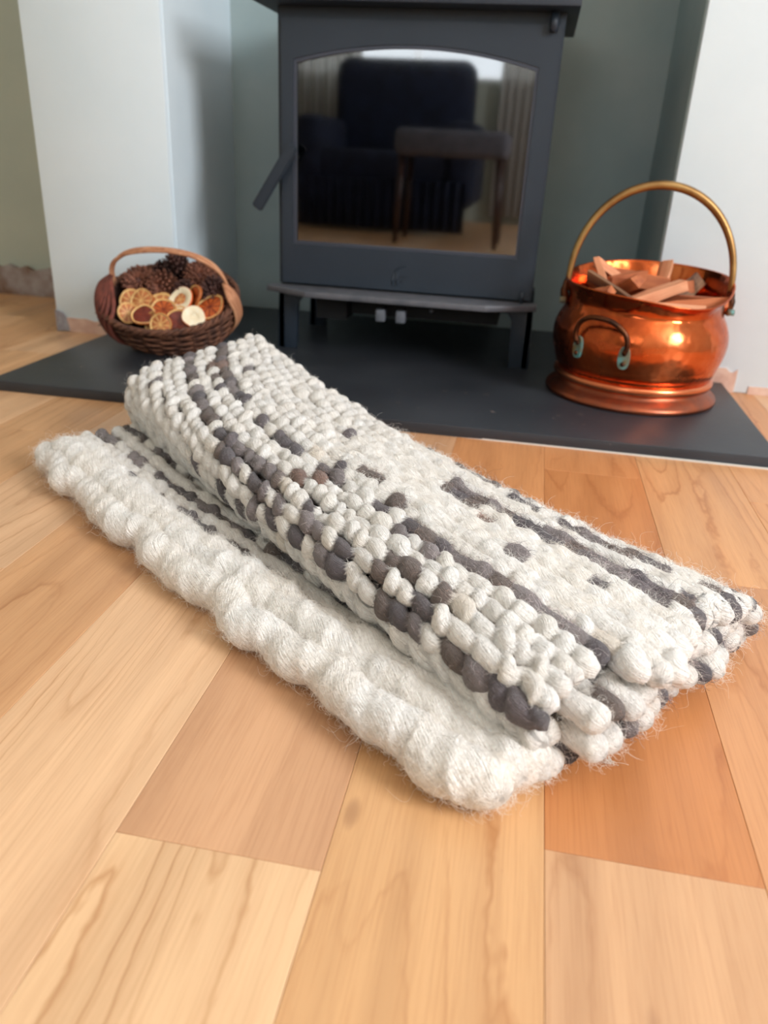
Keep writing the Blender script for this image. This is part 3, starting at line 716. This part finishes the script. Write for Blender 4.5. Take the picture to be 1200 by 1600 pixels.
def surf(a, t):
    """vectorised: a (n), t (n) -> pos (n,3), normal (n,3), valid"""
    fa = (np.clip(a, A_[0], A_[-1]) - A_[0]) / (A_[1] - A_[0]); i0 = np.clip(fa.astype(int), 0, NA - 2); fr = fa - i0
    w = np.zeros_like(a); z = np.zeros_like(a); w2 = np.zeros_like(a); z2 = np.zeros_like(a); ok = np.zeros(len(a), bool)
    for k in range(len(a)):
        i = i0[k]; g = fr[k]; r = []
        for tt in (t[k], t[k] + .004):
            x = np.interp(tt, CT[i], CW[i]) * (1 - g) + np.interp(tt, CT[i + 1], CW[i + 1]) * g
            y = np.interp(tt, CT[i], CZ[i]) * (1 - g) + np.interp(tt, CT[i + 1], CZ[i + 1]) * g
            r += [x, y]
        w[k], z[k], w2[k], z2[k] = r
        ok[k] = (t[k] > CT[i][0] + .002) and (t[k] < CT[i][-1] - .006)
    d = np.stack([w2 - w, z2 - z], 1); d /= np.linalg.norm(d, axis=1)[:, None] + 1e-9
    pos = np.stack([O2[0] + U2[0] * a + W2[0] * w, O2[1] + U2[1] * a + W2[1] * w, z], 1)
    nr = np.stack([-d[:, 1] * W2[0], -d[:, 1] * W2[1], d[:, 0]], 1)
    return pos, nr, ok
def arc_of(i, w):      # arc length on top of the fold where the cross-section reaches w
    iz = int(5 / 11 * (NT - 1)); return np.interp(w, CW[i][iz:int(9.3 / 11 * NT)], CT[i][iz:int(9.3 / 11 * NT)])
# the second dark stripe is the reference row
ref_a = [0, .08, .18, .27, .37, .46, .6, .73, .85]; ref_w = [.122, .136, .150, .155, .150, .158, .198, .240, .286]
ref_t = np.array([arc_of(int(np.argmin(abs(A_ - a))), w) for a, w in zip(ref_a, ref_w)])
pf = np.polyfit(ref_a, ref_t, 3)
T_ref = lambda a: np.polyval(pf, a)

WHITE = np.array(lin(249, 243, 235)[:3]); WHITE2 = np.array(lin(252, 249, 245)[:3]); CREAM = np.array(lin(236, 220, 200)[:3])
GREY = [np.array(lin(*c)[:3]) for c in ((122, 112, 112), (104, 95, 98), (138, 128, 128), (112, 98, 92), (92, 84, 88))]
BROWN = np.array(lin(132, 104, 92)[:3])
rug = empty('folded_rug', (O2[0] + U2[0] * .45 + W2[0] * .2, O2[1] + U2[1] * .45 + W2[1] * .2, 0), 'thick cream and grey-brown handwoven wool rug, folded over, lying on the oak floor', 'rug')
RL = np.array(rug.location)

def wool_mat(name, fuzz=False):
    m = mat(name, (.8, .8, .8, 1), .95); p = m.node_tree.nodes['Principled BSDF']
    at = nd(m, 'ShaderNodeAttribute'); at.attribute_name = 'Col'
    uv = nd(m, 'ShaderNodeAttribute'); uv.attribute_name = 'Strand'
    mp = nd(m, 'ShaderNodeMapping'); mp.inputs['Rotation'].default_value = (0, 0, 0); mp.inputs['Scale'].default_value = (14, 60, 1); lk(m, uv.outputs['Vector'], mp.inputs[0])
    n = noise(m, mp.outputs[0], 1, 3, .6, .3)
    r = ramp(m, [(.25, (.80, .78, .77, 1)), (.60, (1.12, 1.12, 1.12, 1))]); lk(m, n.outputs[0], r.inputs[0])
    v = mapped(m, (1, 1, 1)); n2 = noise(m, v, 260, 4, .7)
    r2 = ramp(m, [(.3, (.86, .85, .84, 1)), (.7, (1.06, 1.06, 1.06, 1))]); lk(m, n2.outputs[0], r2.inputs[0])
    c = mixc(m, 1, at.outputs['Color'], r.outputs[0], 'MULTIPLY'); c = mixc(m, 1, c, r2.outputs[0], 'MULTIPLY'); lk(m, c, p.inputs['Base Color'])
    p.inputs['Sheen Weight'].default_value = .25; p.inputs['Sheen Roughness'].default_value = .6; p.inputs['Specular IOR Level'].default_value = .1
    p.inputs['Subsurface Weight'].default_value = .0
    ad = nd(m, 'ShaderNodeMath', operation='ADD'); lk(m, n.outputs[0], ad.inputs[0]); lk(m, n2.outputs[0], ad.inputs[1])
    bump(m, ad.outputs[0], 1.0, .0028)
    return m
M['wool'] = wool_mat('wool')

HAIR = {'p': [], 'n': [], 't': [], 'c': [], 'w': []}
def strand(pos, nrm, R, amp, lobe_len, colfn, rs, seg=14, flat=.92, wob=.0016, hair=1.0, lump=0.0, name='wool_strand', keep=None, twist=.34):
    """one thick roving: a chain of twisted lobes swept along pos"""
    n = len(pos)
    T = np.gradient(pos, axis=0); T /= np.linalg.norm(T, axis=1)[:, None] + 1e-12
    N = nrm - T * np.sum(nrm * T, 1)[:, None]; N /= np.linalg.norm(N, axis=1)[:, None] + 1e-12
    B = np.cross(T, N)
    s = np.r_[0, np.cumsum(np.linalg.norm(np.diff(pos, axis=0), axis=1))]
    bd = [-lobe_len * rs.uniform(0, 1)]
    while bd[-1] < s[-1] + .1: bd.append(bd[-1] + lobe_len * rs.uniform(.72, 1.42))
    bd = np.array(bd); sc = rs.uniform(.82, 1.20, len(bd)); offN = rs.normal(0, .0017, len(bd)); offB = rs.normal(0, .0021, len(bd))
    ph = np.linspace(0, 2 * PI, seg, endpoint=False)
    tw = rs.uniform(.7, 1.3) * twist * lobe_len
    SS = s[:, None] + tw * np.sin(ph[None, :] - .9)                       # slanting joints between the lobes
    idx = np.clip(np.searchsorted(bd, SS, side='right') - 1, 0, len(bd) - 2)
    f = (SS - bd[idx]) / (bd[idx + 1] - bd[idx])
    g = np.clip(1 - np.abs(2 * f - 1) ** 2.6, 0, 1) ** .6
    am = np.broadcast_to(amp, (n,))[:, None]; RR = np.broadcast_to(R, (n,))[:, None]
    scl = 1 + (sc[idx] - 1) * np.clip(am * 2.5, .35, 1)
    rad = RR * scl * ((1 - am) + am * g)
    if np.any(lump):
        lp = np.broadcast_to(lump, (n,))[:, None]; k = rs.uniform(0, 6.28, 12)
        nz = (np.sin(s[:, None] * 95 + k[0] + 1.3 * np.sin(ph + k[1])) * .45 + np.sin(s[:, None] * 178 + 2 * ph + k[2]) * .3 + np.sin(s[:, None] * 310 + 3 * ph + k[3]) * .18 + np.sin(s[:, None] * 46 + ph + k[4]) * .4
              + np.sin(s[:, None] * 520 + 4 * ph + k[5]) * .1)
        rad = rad * (1 + lp * nz)
    ic = np.clip(np.searchsorted(bd, s, side='right') - 1, 0, len(bd) - 2); fc = (s - bd[ic]) / (bd[ic + 1] - bd[ic]); env = np.sin(PI * np.clip(fc, 0, 1))
    P0 = pos + N * (offN[ic] * env + wob * np.sin(PI * (ic % 2)) * 0)[:, None] + B * (offB[ic] * env)[:, None]
    V = P0[:, None] + rad[..., None] * (np.cos(ph)[None, :, None] * B[:, None] + flat * np.sin(ph)[None, :, None] * N[:, None])
    # rounded ends
    for e, sg in ((0, 1), (n - 1, -1)):
        ds = np.abs(s - s[e]); rl = float(np.mean(RR[max(0, e - 3):e + 4 if e == 0 else None])) * .95; nq = int(np.sum(ds < rl))
        for q in range(nq):
            j = e + sg * q
            if 0 <= j < n:
                k = math.sqrt(max(0, 1 - (1 - (ds[j] + rl * .04) / (rl * 1.04)) ** 2)); V[j] = P0[j] + (V[j] - P0[j]) * k
    cols = np.zeros((n, seg, 3)); cl = np.array([colfn(i, .5 * (bd[i] + bd[i + 1])) for i in range(len(bd) - 1)])
    cols = cl[idx]
    ridx = np.arange(n)
    if keep is not None: ridx = ridx[keep]
    if len(ridx) < 6: return None
    i0, i1 = ridx[0], ridx[-1] + 1
    V = V[i0:i1]; cols = cols[i0:i1]; m = i1 - i0
    I = np.arange(m - 1)[:, None] * seg; k = np.arange(seg)[None, :]; k2 = (k + 1) % seg
    F = np.stack([I + k, I + k2, I + seg + k2, I + seg + k], -1).reshape(-1, 4)
    verts = V.reshape(-1, 3) - RL
    me = bpy.data.meshes.new(name)
    faces = [tuple(x) for x in F.tolist()] + [tuple(range(seg))[::-1], tuple((m - 1) * seg + q for q in range(seg))]
    me.from_pydata(verts.tolist(), [], faces)
    me.polygons.foreach_set('use_smooth', [True] * len(me.polygons))
    ca = me.color_attributes.new('Col', 'FLOAT_COLOR', 'POINT'); ca.data.foreach_set('color', np.concatenate([cols.reshape(-1, 3), np.ones((m * seg, 1))], 1).ravel())
    st_ = me.attributes.new('Strand', 'FLOAT_VECTOR', 'POINT')
    sv = np.stack([SS[i0:i1] * 14 + ph[None, :] * .35, np.broadcast_to(ph[None, :] / 6.28, (m, seg)) + SS[i0:i1] * 4.0, np.full((m, seg), rs.uniform(0, 50))], -1)
    st_.data.foreach_set('vector', sv.astype(float).ravel())
    me.materials.append(M['wool'])
    o = link(bpy.data.objects.new(name, me), rug)
    if np.any(np.asarray(hair) > 0):
        HAIR['p'].append(V.reshape(-1, 3)); nn = (V - P0[i0:i1][:, None]); nn /= np.linalg.norm(nn, axis=2)[..., None] + 1e-9
        HAIR['n'].append(nn.reshape(-1, 3)); HAIR['c'].append(cols.reshape(-1, 3)); HAIR['t'].append(np.broadcast_to(T[i0:i1][:, None], V.shape).reshape(-1, 3))
        hw = np.broadcast_to(hair, (n,))[i0:i1]; HAIR['w'].append(np.repeat(hw, seg))
    return o

def sstep(x, a, b):
    t = np.clip((x - a) / (b - a), 0, 1); return t * t * (3 - 2 * t)
STEP = .0026
PITCH = .0178
# outer sheet: rows parallel to the stripes
for k in range(-17, 20):
    rs = np.random.default_rng(100 + k)
    tau = k * PITCH
    end = 0.0
    if 1 <= k <= 7: end = -.042 + .006 * abs(k - 3)
    elif k > 7: end = -.012
    elif k < -6: end = .0
    end += rs.uniform(-.004, .004)
    aL = .885 + rs.uniform(-.006, .006) + (.012 if k > 2 else 0)
    a = np.arange(end, aL, STEP)
    # neighbouring rows join in a turn at the right-hand end
    pair = -1 if (k % 2 == 0) else 1
    turn = np.sqrt(np.clip(1 - ((.016 - (a - end)) / .016) ** 2, 0, 1)) * (a - end < .016) + (a - end >= .016)
    fan = 1.0 + .10 * sstep(a, .3, .9)
    t = T_ref(a) + tau * fan * (1 - .06 * (a < 0)) + pair * (-1) * (1 - turn) * PITCH * .5 * -1
    t = t + .0018 * np.sin(a * 23 + k) + .0012 * np.sin(a * 51 + 2.3 * k)
    pos, nr, ok = surf(a, t)
    if ok.sum() < 12: continue
    fl_ = (sstep(k, 0.5, 1.5) * (1 - sstep(a, .36, .56)))            # fluffy plain area near the right-hand side
    if k == 0: fl_ = .55 * (1 - sstep(a, .22, .34))
    endlobe = 1 - sstep(a - end, .01, .05)
    fl_ = np.clip(fl_ - .45 * endlobe, 0, 1)
    amp = .45 * (1 - fl_) + .05 * fl_
    R = .0110 * (1 - fl_) + .0134 * fl_
    R = R * (1 + .10 * (1 - sstep(a, .0, .35)))
    def colfn(i, s, k=k, rs=rs, end=end):
        aa = end + s; u_ = rs.uniform(); v_ = rs.uniform(); dark = .015
        rel = tau * (1 + .1 * sstep(aa, .3, .9))
        def line(c, hw): return abs(rel - c) < hw * PITCH
        d1 = np.interp(aa, [0, .2, .32, .45, .6, .9], [-.086, -.086, -.078, -.064, -.058, -.060])     # wandering dark stripe on the nose
        if line(d1, .62 if aa < .45 else .85): dark = .90
        if .25 < aa < .45 and line(d1 - .019, .5): dark = .25
        if .5 <= aa < .7 and line(d1 + .02, .5): dark = .25
        if k == 0: dark = .97 if aa < .22 else (.75 if aa < .34 else (.35 if aa < .40 else .78))
        if aa > .42 and k == -1: dark = max(dark, .22)
        if .14 < aa < .44 and d1 + .012 < rel < -.004: dark = max(dark, .30)
        if .30 < aa < .42 and k in (1, 2): dark = .22
        if line(d1 - .055, .5): dark = max(dark, .38 if aa < .62 else .10)
        if line(d1 - .085, .5) and aa < .5: dark = max(dark, .35)
        if aa < .34 and line(np.interp(aa, [0, .05, .2, .3], [.145, .132, .130, .114]), .80): dark = .97
        if aa < .47 and line(np.interp(aa, [0, .06, .17, .3, .45], [.215, .2, .176, .185, .2]), .55): dark = .9
        if k > 13: dark = .3
        if u_ < dark:
            c = GREY[int(v_ * 4.99)].copy()
            if rs.uniform() < .04 and .2 < aa: c = BROWN
            return c * rs.uniform(.85, 1.12)
        c = WHITE * (1 - v_) + WHITE2 * v_
        if rs.uniform() < .05 and k < 2: c = CREAM * .5 + WHITE * .5
        return c
    hair = 1.0 + 2.6 * fl_
    lift = nr * (rs.uniform(-.001, .001))
    strand(pos + lift, nr, R, amp, (.0232 if k < 1 else .0215), colfn, rs, 16, .97, hair=hair, lump=.07 * fl_ + .05, keep=ok, twist=.33)

# bottom sheet lying on the floor; its front rows show as the flap
flap = [(.000, .0215, .10, 'w', 5.0), (.032, .0200, .07, 'w', 5.0), (.016, .0205, .07, 'w', 5.0), (.050, .0105, .45, 's', 1.3), (.0665, .0125, .3, 'w', 1.6), (.084, .0115, .45, 'd', 1.2), (.102, .0125, .3, 'w', 1.5), (.121, .0115, .45, 's', 1.0), (.139, .0125, .35, 'w', 1.0)]
wv_ = .158
while wv_ < .40: flap.append((wv_, .0125, .45, random.choice('wwdws'), .6)); wv_ += .0195
for q, (w0, R, amp, kind, hair) in enumerate(flap):
    rs = np.random.default_rng(300 + q); end = -.004 - .012 * min(w0 / .1, 1) + rs.uniform(-.004, .004)
    aL = .868 + rs.uniform(-.008, .008) - .02 * (q in (1, 2))
    a = np.arange(end, aL, STEP); n = len(a)
    ww = w0 + .004 * np.sin(a * 9 + q) * (w0 > .02) + (.014 * sstep(-a, -.55, .0) * (q in (1, 2))) + (-.010 * np.sin(a / .87 * PI) if q == 0 else 0)
    if q == 0: ww = ww + .004 * np.sin(a * 38) + .003 * np.sin(a * 71 + 1)
    Ra = R * (1 + (.12 * (1 - sstep(a, 0, .3)) if q < 2 else 0))
    zz = np.maximum(Ra * .93, .0135) + (.006 if q == 1 else 0) + (.009 if q == 2 else .010 if 3 <= q < 9 else .001)
    zz = zz + (.012 * sstep(a, .55, .87) if q < 9 else 0) * (0.6 if q == 0 else 1)
    pos = np.stack([O2[0] + U2[0] * a + W2[0] * ww, O2[1] + U2[1] * a + W2[1] * ww, np.broadcast_to(zz, (n,))], 1)
    nr = np.tile([0, 0, 1.], (n, 1))
    def colfn(i, s, kind=kind, rs=rs, q=q):
        v_ = rs.uniform(); d = {'w': .02 if q > 2 else 0, 's': .60, 'd': .85}[kind]
        if rs.uniform() < d: return GREY[int(v_ * 4.99)] * rs.uniform(.8, 1.1)
        return WHITE * (1 - v_) + WHITE2 * v_
    strand(pos, nr, Ra, amp, .052 if q < 3 else .025, colfn, rs, 22 if q < 3 else 14, .92, hair=hair, lump=.15 if q < 3 else .06, twist=.3 if q < 3 else .4)

# the two folded layers between, seen as row ends at the right-hand side
def topz(a, w):
    i = np.clip(((a - A_[0]) / (A_[1] - A_[0])).astype(int), 0, NA - 1); iz = int(5.2 / 11 * (NT - 1)); e = int(9.2 / 11 * NT)
    return np.array([np.interp(ww, CW[j][iz:e], CZ[j][iz:e]) for j, ww in zip(i, np.broadcast_to(w, a.shape))])
for layer in (1, 2):
    for q in range(15):
        rs = np.random.default_rng(500 + 40 * layer + q)
        wR, wL = .088 + q * .0205, .20 + q * .0138
        end = -.020 - .008 * math.sin(q * .9) + rs.uniform(-.005, .005) + (-.006 if layer == 1 else 0) - (.006 if q < 6 else 0)
        a = np.arange(end, .87, STEP); f = np.clip(a / .9, 0, 1); w = wR * (1 - f) + wL * f
        zt = topz(a, np.clip(w, .06, .38)); z = .014 + (zt - .014) * layer / 3
        w = np.minimum(w, .382)
        pos = np.stack([O2[0] + U2[0] * a + W2[0] * w, O2[1] + U2[1] * a + W2[1] * w, z], 1)
        dk = q % 3 == (1 if layer == 2 else 2)
        def colfn(i, s, dk=dk, rs=rs):
            v_ = rs.uniform()
            if (s < .05 and dk) or (s >= .05 and rs.uniform() < .3): return GREY[int(v_ * 4.99)]
            return WHITE * (1 - v_) + WHITE2 * v_
        strand(pos, np.tile([0, 0, 1.], (len(a), 1)), .0105 if dk else .0135, .15, .034, colfn, rs, 12, .9, hair=(a < .05) * 2.5 + .0001, lump=.05)

# fuzz: loose curly fibres standing off the rovings
hp_, hn, hc, ht, hw = (np.concatenate(HAIR[k]) for k in 'pnctw')
vis = (hw > .01) & (hp_[:, 2] > .004)
toc = np.array([0, 0, .45]) - hp_
vis &= (np.sum(hn * toc, 1) / np.linalg.norm(toc, axis=1) > -.45) | (hw > 2)
ix = np.where(vis)[0]; pw = hw[ix]; pw = pw / pw.sum()
def fuzz(name, count, lmin, lmax, rad, curl, seed, out=.55):
    r = np.random.default_rng(seed); sel = r.choice(ix, count, p=pw)
    p = hp_[sel] + r.normal(0, .0012, (count, 3)); n_ = hn[sel]; t = ht[sel]
    d = n_ * out + t * r.normal(0, .7, (count, 1)) + r.normal(0, .45, (count, 3)); d /= np.linalg.norm(d, axis=1)[:, None]
    L = r.uniform(lmin, lmax, count) * (.6 + .5 * np.minimum(hw[sel], 2)); K_ = 7
    e1 = np.cross(d, r.normal(0, 1, (count, 3))); e1 /= np.linalg.norm(e1, axis=1)[:, None]; e2 = np.cross(d, e1)
    q = np.linspace(0, 1, K_)[None, :, None]; ph = r.uniform(0, 6.28, (count, 1, 1)); fr = r.uniform(2.5, 7.5, (count, 1, 1)); cr = (L * curl)[:, None, None] * r.uniform(.4, 1.4, (count, 1, 1))
    bend = -n_[:, None] * (L[:, None, None] * .55) * q ** 2
    pts = p[:, None] - n_[:, None] * .001 + d[:, None] * L[:, None, None] * q + cr * q ** .7 * (e1[:, None] * np.cos(fr * q + ph) + e2[:, None] * np.sin(fr * q + ph)) - cr * 0 + bend * .6
    pts[..., 2] = np.maximum(pts[..., 2], .0006)
    hc_ = bpy.data.hair_curves.new(name); hc_.add_curves([K_] * count)
    hc_.attributes['position'].data.foreach_set('vector', (pts - RL).astype(np.float32).ravel())
    ra = hc_.attributes.get('radius') or hc_.attributes.new('radius', 'FLOAT', 'POINT')
    ra.data.foreach_set('value', np.broadcast_to(rad * np.linspace(1, .5, K_)[None], (count, K_)).astype(np.float32).ravel())
    cc = hc_.attributes.new('Col', 'FLOAT_COLOR', 'CURVE')
    hcol = hc[sel].copy(); dk_ = (hcol.mean(1) < .35) & (r.uniform(0, 1, count) < .5); hcol[dk_] = hcol[dk_] * 3.0 + .06
    cc.data.foreach_set('color', np.concatenate([hcol, np.ones((count, 1))], 1).astype(np.float32).ravel())
    m = bpy.data.materials.get('wool_fibre')
    if m is None:
        m = bpy.data.materials.new('wool_fibre'); m.use_nodes = True; nt = m.node_tree; nt.nodes.remove(nt.nodes['Principled BSDF'])
        at = nd(m, 'ShaderNodeAttribute'); at.attribute_name = 'Col'
        df = nd(m, 'ShaderNodeBsdfDiffuse'); tl = nd(m, 'ShaderNodeBsdfTranslucent'); mx = nd(m, 'ShaderNodeMixShader'); mx.inputs[0].default_value = .45
        lk(m, at.outputs['Color'], df.inputs[0]); lk(m, at.outputs['Color'], tl.inputs[0]); lk(m, df.outputs[0], mx.inputs[1]); lk(m, tl.outputs[0], mx.inputs[2]); lk(m, mx.outputs[0], nt.nodes['Material Output'].inputs[0])
    hc_.materials.append(m)
    o = link(bpy.data.objects.new(name, hc_), rug); o['kind'] = 'stuff'
    return o
fuzz('wool_fuzz', 150000, .004, .009, .00013, .20, 1, .16)
fuzz('raised_fuzz', 45000, .003, .008, .00010, .20, 3, .6)
fuzz('stray_fibres', 5000, .010, .022, .00009, .22, 2, .9)

# a small tuft of loose wool on the floor by the folded corner
r_ = np.random.default_rng(77); tp = []
for i in range(26):
    c = np.array([.112, .528, .003]) + r_.normal(0, .0018, 3) * [1, 1, .5]; d = r_.normal(0, 1, 3); d[2] = abs(d[2]) * .4
    tp.append((sm([c, c + d * .003 + r_.normal(0, .0015, 3), c + d * .004 + r_.normal(0, .003, 3) * [1, 1, .3]], 6), .00016))
tp = [(np.maximum(p, [-9, -9, .0006]), r) for p, r in tp]
tag(tubes('wool_tuft', tp, mat('loose_wool', lin(232, 222, 210), .95), None, 4), 'tiny loose tuft of cream wool on the floor beside the folded rug end', 'wool')

# ---------------------------------------------------------------- furniture and curtains made up behind the camera for the stove glass reflection
ac = empty('armchair', (-.92, -1.75, 0), 'made-up navy armchair with draped skirt, standing in for a dark shape mirrored in the stove glass', 'armchair')
def soft(name, x0, x1, y0, y1, z0, z1, m, par, bev=.05):
    return box(name, x0, x1, y0, y1, z0, z1, m, par, bev, 4)
soft('seat', -.42, .42, -.35, .40, .25, .45, M['navy'], ac); soft('backrest', -.45, .45, -.45, -.22, .25, .98, M['navy'], ac, .09)
for s in (-1, 1): soft('arm', s * .45 - .09, s * .45 + .09, -.42, .42, .15, .62, M['navy'], ac, .06)
V, F = [], []
for i in range(121):
    x = -.5 + i / 120; y = .43 + .014 * math.sin(i * .9); V += [(x, y, .02), (x, y, .30), (x, y - .008, .30), (x, y - .008, .02)]
for i in range(120):
    for k in range(4): F.append((i * 4 + k, i * 4 + (k + 1) % 4, i * 4 + 4 + (k + 1) % 4, i * 4 + 4 + k))
meshobj('skirt', V, F, M['navy'], ac, True)
fs = empty('padded_stool', (-.47, -.98, 0), 'made-up grey padded stool on slim dark legs, matching a shape mirrored in the stove glass', 'stool')
soft('seat', -.29, .29, -.2, .2, .43, .56, M['greycloth'], fs, .035)
for x in (-.25, .25):
    for y in (-.16, .16): tube('leg', [(x, y, .43), (x * 1.06, y * 1.06, 0)], [.019, .013], M['darkwood'], fs, 12)
for nm, x0, x1, lb in (('curtain', -2.1, -1.32, 'made-up pale curtain left of the rear window, added for the reflection in the stove glass'), ('curtain', -.35, .15, 'made-up pale curtain right of the rear window, added for the reflection in the stove glass')):
    V, F = [], []
    for i in range(81):
        x = x0 + (x1 - x0) * i / 80; y = YB + .06 + .025 * math.sin(i * .7)
        V += [(x, y, .05), (x, y, 2.25), (x, y + .004, 2.25), (x, y + .004, .05)]
    for i in range(80):
        for k in range(4): F.append((i * 4 + k, i * 4 + (k + 1) % 4, i * 4 + 4 + (k + 1) % 4, i * 4 + 4 + k))
    tag(meshobj(nm, V, F, M['curtain'], None, True), lb, 'curtain')

# round wooden ornament in the alcove at the far left edge
t = empty('wooden_ornament', (-1.905, YT - .03, .29), 'blurred brown round wooden ornament hanging on the alcove wall', 'ornament')
lathe_o = lathe('disc', sm([(.0, -.012), (.08, -.012), (.105, -.006), (.11, 0), (.105, .008), (.085, .012), (.07, .008), (.0, .006)], 24), M['terracotta'], t, 40)
t.rotation_euler = (PI / 2, 0, 0)
